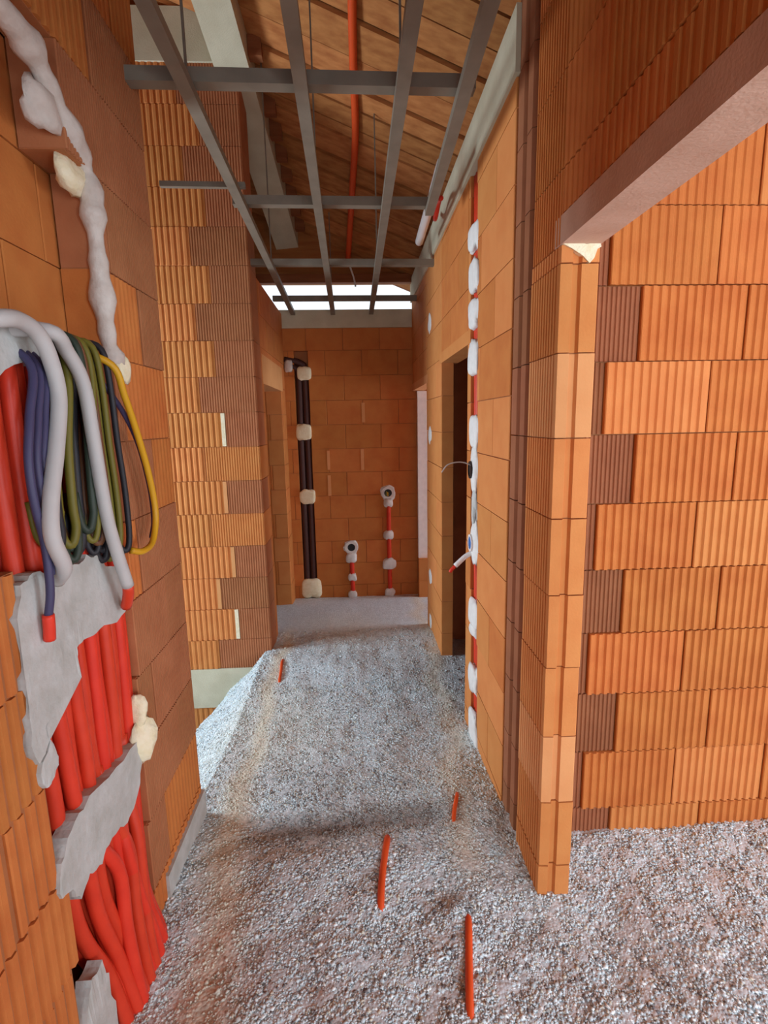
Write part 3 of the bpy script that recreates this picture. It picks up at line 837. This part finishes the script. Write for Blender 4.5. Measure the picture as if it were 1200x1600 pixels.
tag(o, 'small red connector on the end of the violet-blue cable', 'connector')

# ------------------------------------------------------------------ slot with conduit, boxes and plaster dabs on the right partition


def sy(z): return 2.565 + 0.045 * z


for dy in (-0.051, -0.017, 0.017, 0.051):
    o = tube([(XR + 0.03, sy(z) + dy, z) for z in (2.84, 2.2, 1.5, 0.8, 0.2, -0.2)], 0.0165, 9, 3).build('red_conduit', 'red', None, True)
    tag(o, 'red conduit set in the vertical slot of the right partition', 'conduit', 'red conduits in the partition slot')
for i, (z, hy, hz) in enumerate([(2.54, .07, .06), (2.36, .075, .075), (2.18, .075, .07), (1.97, .075, .085), (1.60, .07, .085), (0.64, .07, .075), (0.545, .045, .03), (0.27, .07, .075), (-0.02, .075, .10)]):
    MB().add(*blob((XR + 0.012, sy(z), z), (0.026, hy * 1.35, hz), 40 + i, 0.16, 16, 10, 0.55)).build('plaster_dab', 'white_plaster', wr, True)


def wall_box(name, label, z, cap):
    r = empty(name, (XR, sy(z) - 0.02, z)); tag(r, label, 'junction box')
    MB().add(*blob((0.004, 0, 0), (0.022, 0.088, 0.115), int(z * 100), 0.16, 16, 10)).build('plaster_collar', 'white_plaster', r, True)
    m = MB(); n = 20
    for ra, rb, xa in ((0.045, 0.034, -0.026),):
        vs = []
        for k in range(n):
            a = 2 * math.pi * k / n; c, s = math.cos(a), math.sin(a)
            vs += [(xa, ra * c, ra * s), (xa, rb * c, rb * s), (0.03, rb * c, rb * s), (0.03, ra * c, ra * s)]
        fs = []
        for k in range(n):
            j = (k + 1) % n
            for q in range(4): fs.append((4 * k + q, 4 * k + (q + 1) % 4, 4 * j + (q + 1) % 4, 4 * j + q))
        m.add(vs, fs)
    rim = m.build('box_rim', 'white' if cap == 'blue' else 'black', r)
    m = MB(); m.prism([(0.037 * math.cos(a * 0.3142), 0.037 * math.sin(a * 0.3142)) for a in range(20)], -0.022, 0.0)
    c = m.build('box_cap', cap, rim); c.rotation_euler = (0, math.pi / 2, 0)
    return r


wall_box('junction_box', 'junction box with dark hollow in white plaster on the right partition', 1.41, 'black')
wall_box('junction_box', 'junction box with blue cover in white plaster on the right partition', 1.03, 'blue')
MB().add(*blob((XR + 0.01, sy(1.22), 1.22), (0.018, 0.06, 0.11), 77, 0.3)).build('plaster_dab', 'plaster', wr, True)
st = empty('cable_stub', (XR, 2.62, 0.955)); tag(st, 'white sleeved cable stub sticking out below the blue-covered box', 'cable')
tube([(-0.0, 0, 0.015), (-0.04, 0, -0.005), (-0.095, 0, -0.055)], 0.0135, 9, 4).build('sleeve', 'white', st, True)
tube([(-0.095, 0, -0.055), (-0.115, 0, -0.075), (-0.122, 0, -0.088)], 0.009, 8, 4).build('wire_end', 'red', st, True)
o = tube([(0.593, 2.6, 1.43), (0.527, 2.6, 1.451), (0.462, 2.6, 1.44), (0.429, 2.6, 1.401)], 0.0035, 6, 6).build('thin_wire', 'grey_plastic', None, True)
tag(o, 'thin pale wire arching out of the dark-hollow junction box', 'wire')
for z in (2.42, 1.55, 0.35, -0.05):                               # dabs on the next stretch of partition
    MB().add(*blob((XR + 0.006, 4.22, z), (0.012, 0.10, 0.08), int(90 + z * 10), 0.2)).build('plaster_dab', 'white_plaster', wr, True)

# white insulation board standing behind the last doorway
for z in (-0.30, -0.05):
    o = MB().prism([(0.64, 5.36), (0.98, 5.36), (0.98, 5.395), (0.955, 5.395), (0.955, 5.425), (0.98, 5.425), (0.98, 5.47), (0.64, 5.47)], z, z + 0.248).build('loose_block', 'clay_light')
    tag(o, ('upper' if z > -0.1 else 'lower') + ' orange clay block stacked under the white insulation board', 'block')
o = MB().box(0.64, 0.98, 5.395, 5.455, 0.198, 1.965).build('insulation_board', 'board_white'); tag(o, 'white insulation board standing upright behind the last doorway on the right', 'board')

# ------------------------------------------------------------------ services on the far wall
dp = empty('drain_pipe', (-0.545, YF + 0.03, 0)); tag(dp, 'dark brown paired pipes let into the end wall with cream foam dabs', 'pipe')
tube([(-0.035, 0.005, -0.35), (-0.035, 0.005, 0.6), (-0.035, 0.005, 1.5), (-0.03, 0.005, 2.12), (-0.06, 0.0, 2.22), (-0.17, -0.01, 2.25)], 0.034, 12, 6).build('pipe', 'brown_pipe', dp, True)
tube([(0.035, 0.005, -0.35), (0.035, 0.005, 0.6), (0.035, 0.005, 1.5), (0.03, 0.005, 2.16), (-0.01, 0.0, 2.27), (-0.17, -0.01, 2.31)], 0.034, 12, 6).build('pipe', 'brown_pipe', dp, True)
for i, (x, z, rx, rz) in enumerate([(0.03, 2.165, 0.075, 0.07), (0.0, 1.57, 0.085, 0.085), (0.01, 0.885, 0.085, 0.08), (0.01, -0.13, 0.11, 0.11)]):
    MB().add(*blob((x, -0.035, z), (rx * 0.95, 0.03, rz * 0.95), 60 + i, 0.12, 16, 10, 0.5)).build('foam_dab', 'foam', dp, True)
MB().add(*blob((-0.125, -0.04, 2.24), (0.04, 0.03, 0.06), 66, 0.12, 16, 10, 0.55)).build('foam_dab', 'foam_grey', dp, True)


def far_outlet(x, z, label, wires, dabs):
    r = empty('wall_outlet', (x, YF, z)); tag(r, label, 'outlet')
    m = MB(); n = 18; vs = []; fs = []
    rr = random.Random(int(z * 100))
    for k in range(n):
        a = 2 * math.pi * k / n; c, s = math.cos(a), math.sin(a); q = 0.088 * rr.uniform(0.85, 1.1)
        vs += [(q * c, 0.0, q * s), (0.07 * c, -0.014, 0.07 * s), (0.042 * c, -0.014, 0.042 * s), (0.04 * c, 0.03, 0.04 * s)]
    for k in range(n):
        j = (k + 1) % n
        for i in range(3): fs.append((4 * k + i, 4 * j + i, 4 * j + i + 1, 4 * k + i + 1))
    m.add(vs, fs).build('plaster_collar', 'white_plaster', r)
    MB().add([(0.042 * math.cos(2 * math.pi * k / n), -0.008, 0.042 * math.sin(2 * math.pi * k / n)) for k in range(n)], [tuple(range(n))]).build('box_hollow', 'black', r)
    for i in range(wires):
        tube([(0.01 * i - 0.015, 0.0, 0.0), (0.014 * i - 0.02, -0.04, 0.02 - 0.012 * i), (0.02 * i - 0.025, -0.05, -0.03)], 0.006, 6, 4).build('wire', ['cable_olive', 'yellow', 'cable_green'][i % 3], r, True)
    o = tube([(x + 0.004, YF - 0.004, z - 0.07), (x + 0.002, YF - 0.006, z / 2 - 0.1), (x + 0.006, YF - 0.005, -0.32)], 0.024, 9, 6).build('red_conduit', 'red', None, True)
    tag(o, 'red conduit rising from the floor to the %s outlet on the end wall' % ('low' if z < 0.5 else 'high'), 'conduit')
    for i, (zz, q) in enumerate(dabs):
        MB().add(*blob((x, YF - 0.015, zz), (q, 0.025, q * 0.9), 80 + i + int(x * 10), 0.18, 16, 10, 0.65)).build('plaster_dab', 'white_plaster', wf, True)


far_outlet(-0.087, 0.315, 'low round outlet with empty black hollow on the end wall', 0, [(0.20, 0.06), (-0.02, 0.045), (-0.215, 0.045)])
far_outlet(0.325, 0.905, 'higher round outlet with loose wires on the end wall', 3, [(0.80, 0.05), (0.445, 0.055), (0.12, 0.07), (-0.21, 0.055)])

# ------------------------------------------------------------------ conduits surfacing in the gravel


def surfacing(pts, r, label, group=None):
    P = []
    n = len(pts)
    for i, (x, y) in enumerate(pts):
        e = 0.4 * r if 0 < i < n - 1 else -1.6 * r
        P.append((x, y, float(ground(x, y)) + e))
    o = tube(P, r, 10, 6).build('buried_conduit', 'orange_plastic', None, True)
    tag(o, label, 'conduit', group)


surfacing([(0.082, 1.87), (0.077, 1.80), (0.055, 1.675), (0.042, 1.56), (0.038, 1.50)], 0.013, 'orange-red conduit surfacing from the gravel in the middle of the corridor')
surfacing([(0.336, 1.50), (0.329, 1.44), (0.306, 1.329), (0.283, 1.215), (0.275, 1.15)], 0.012, 'orange-red conduit surfacing from the gravel next to a small sandy heap')
surfacing([(0.420, 2.10), (0.408, 2.05), (0.385, 1.98), (0.369, 1.92), (0.36, 1.88)], 0.009, 'short orange-red conduit peeking out of gravel near the right partition')
surfacing([(-0.602, 3.72), (-0.600, 3.63), (-0.592, 3.53), (-0.586, 3.42), (-0.583, 3.34)], 0.010, 'thin orange-red conduit in the sandy strip near the passage corner')
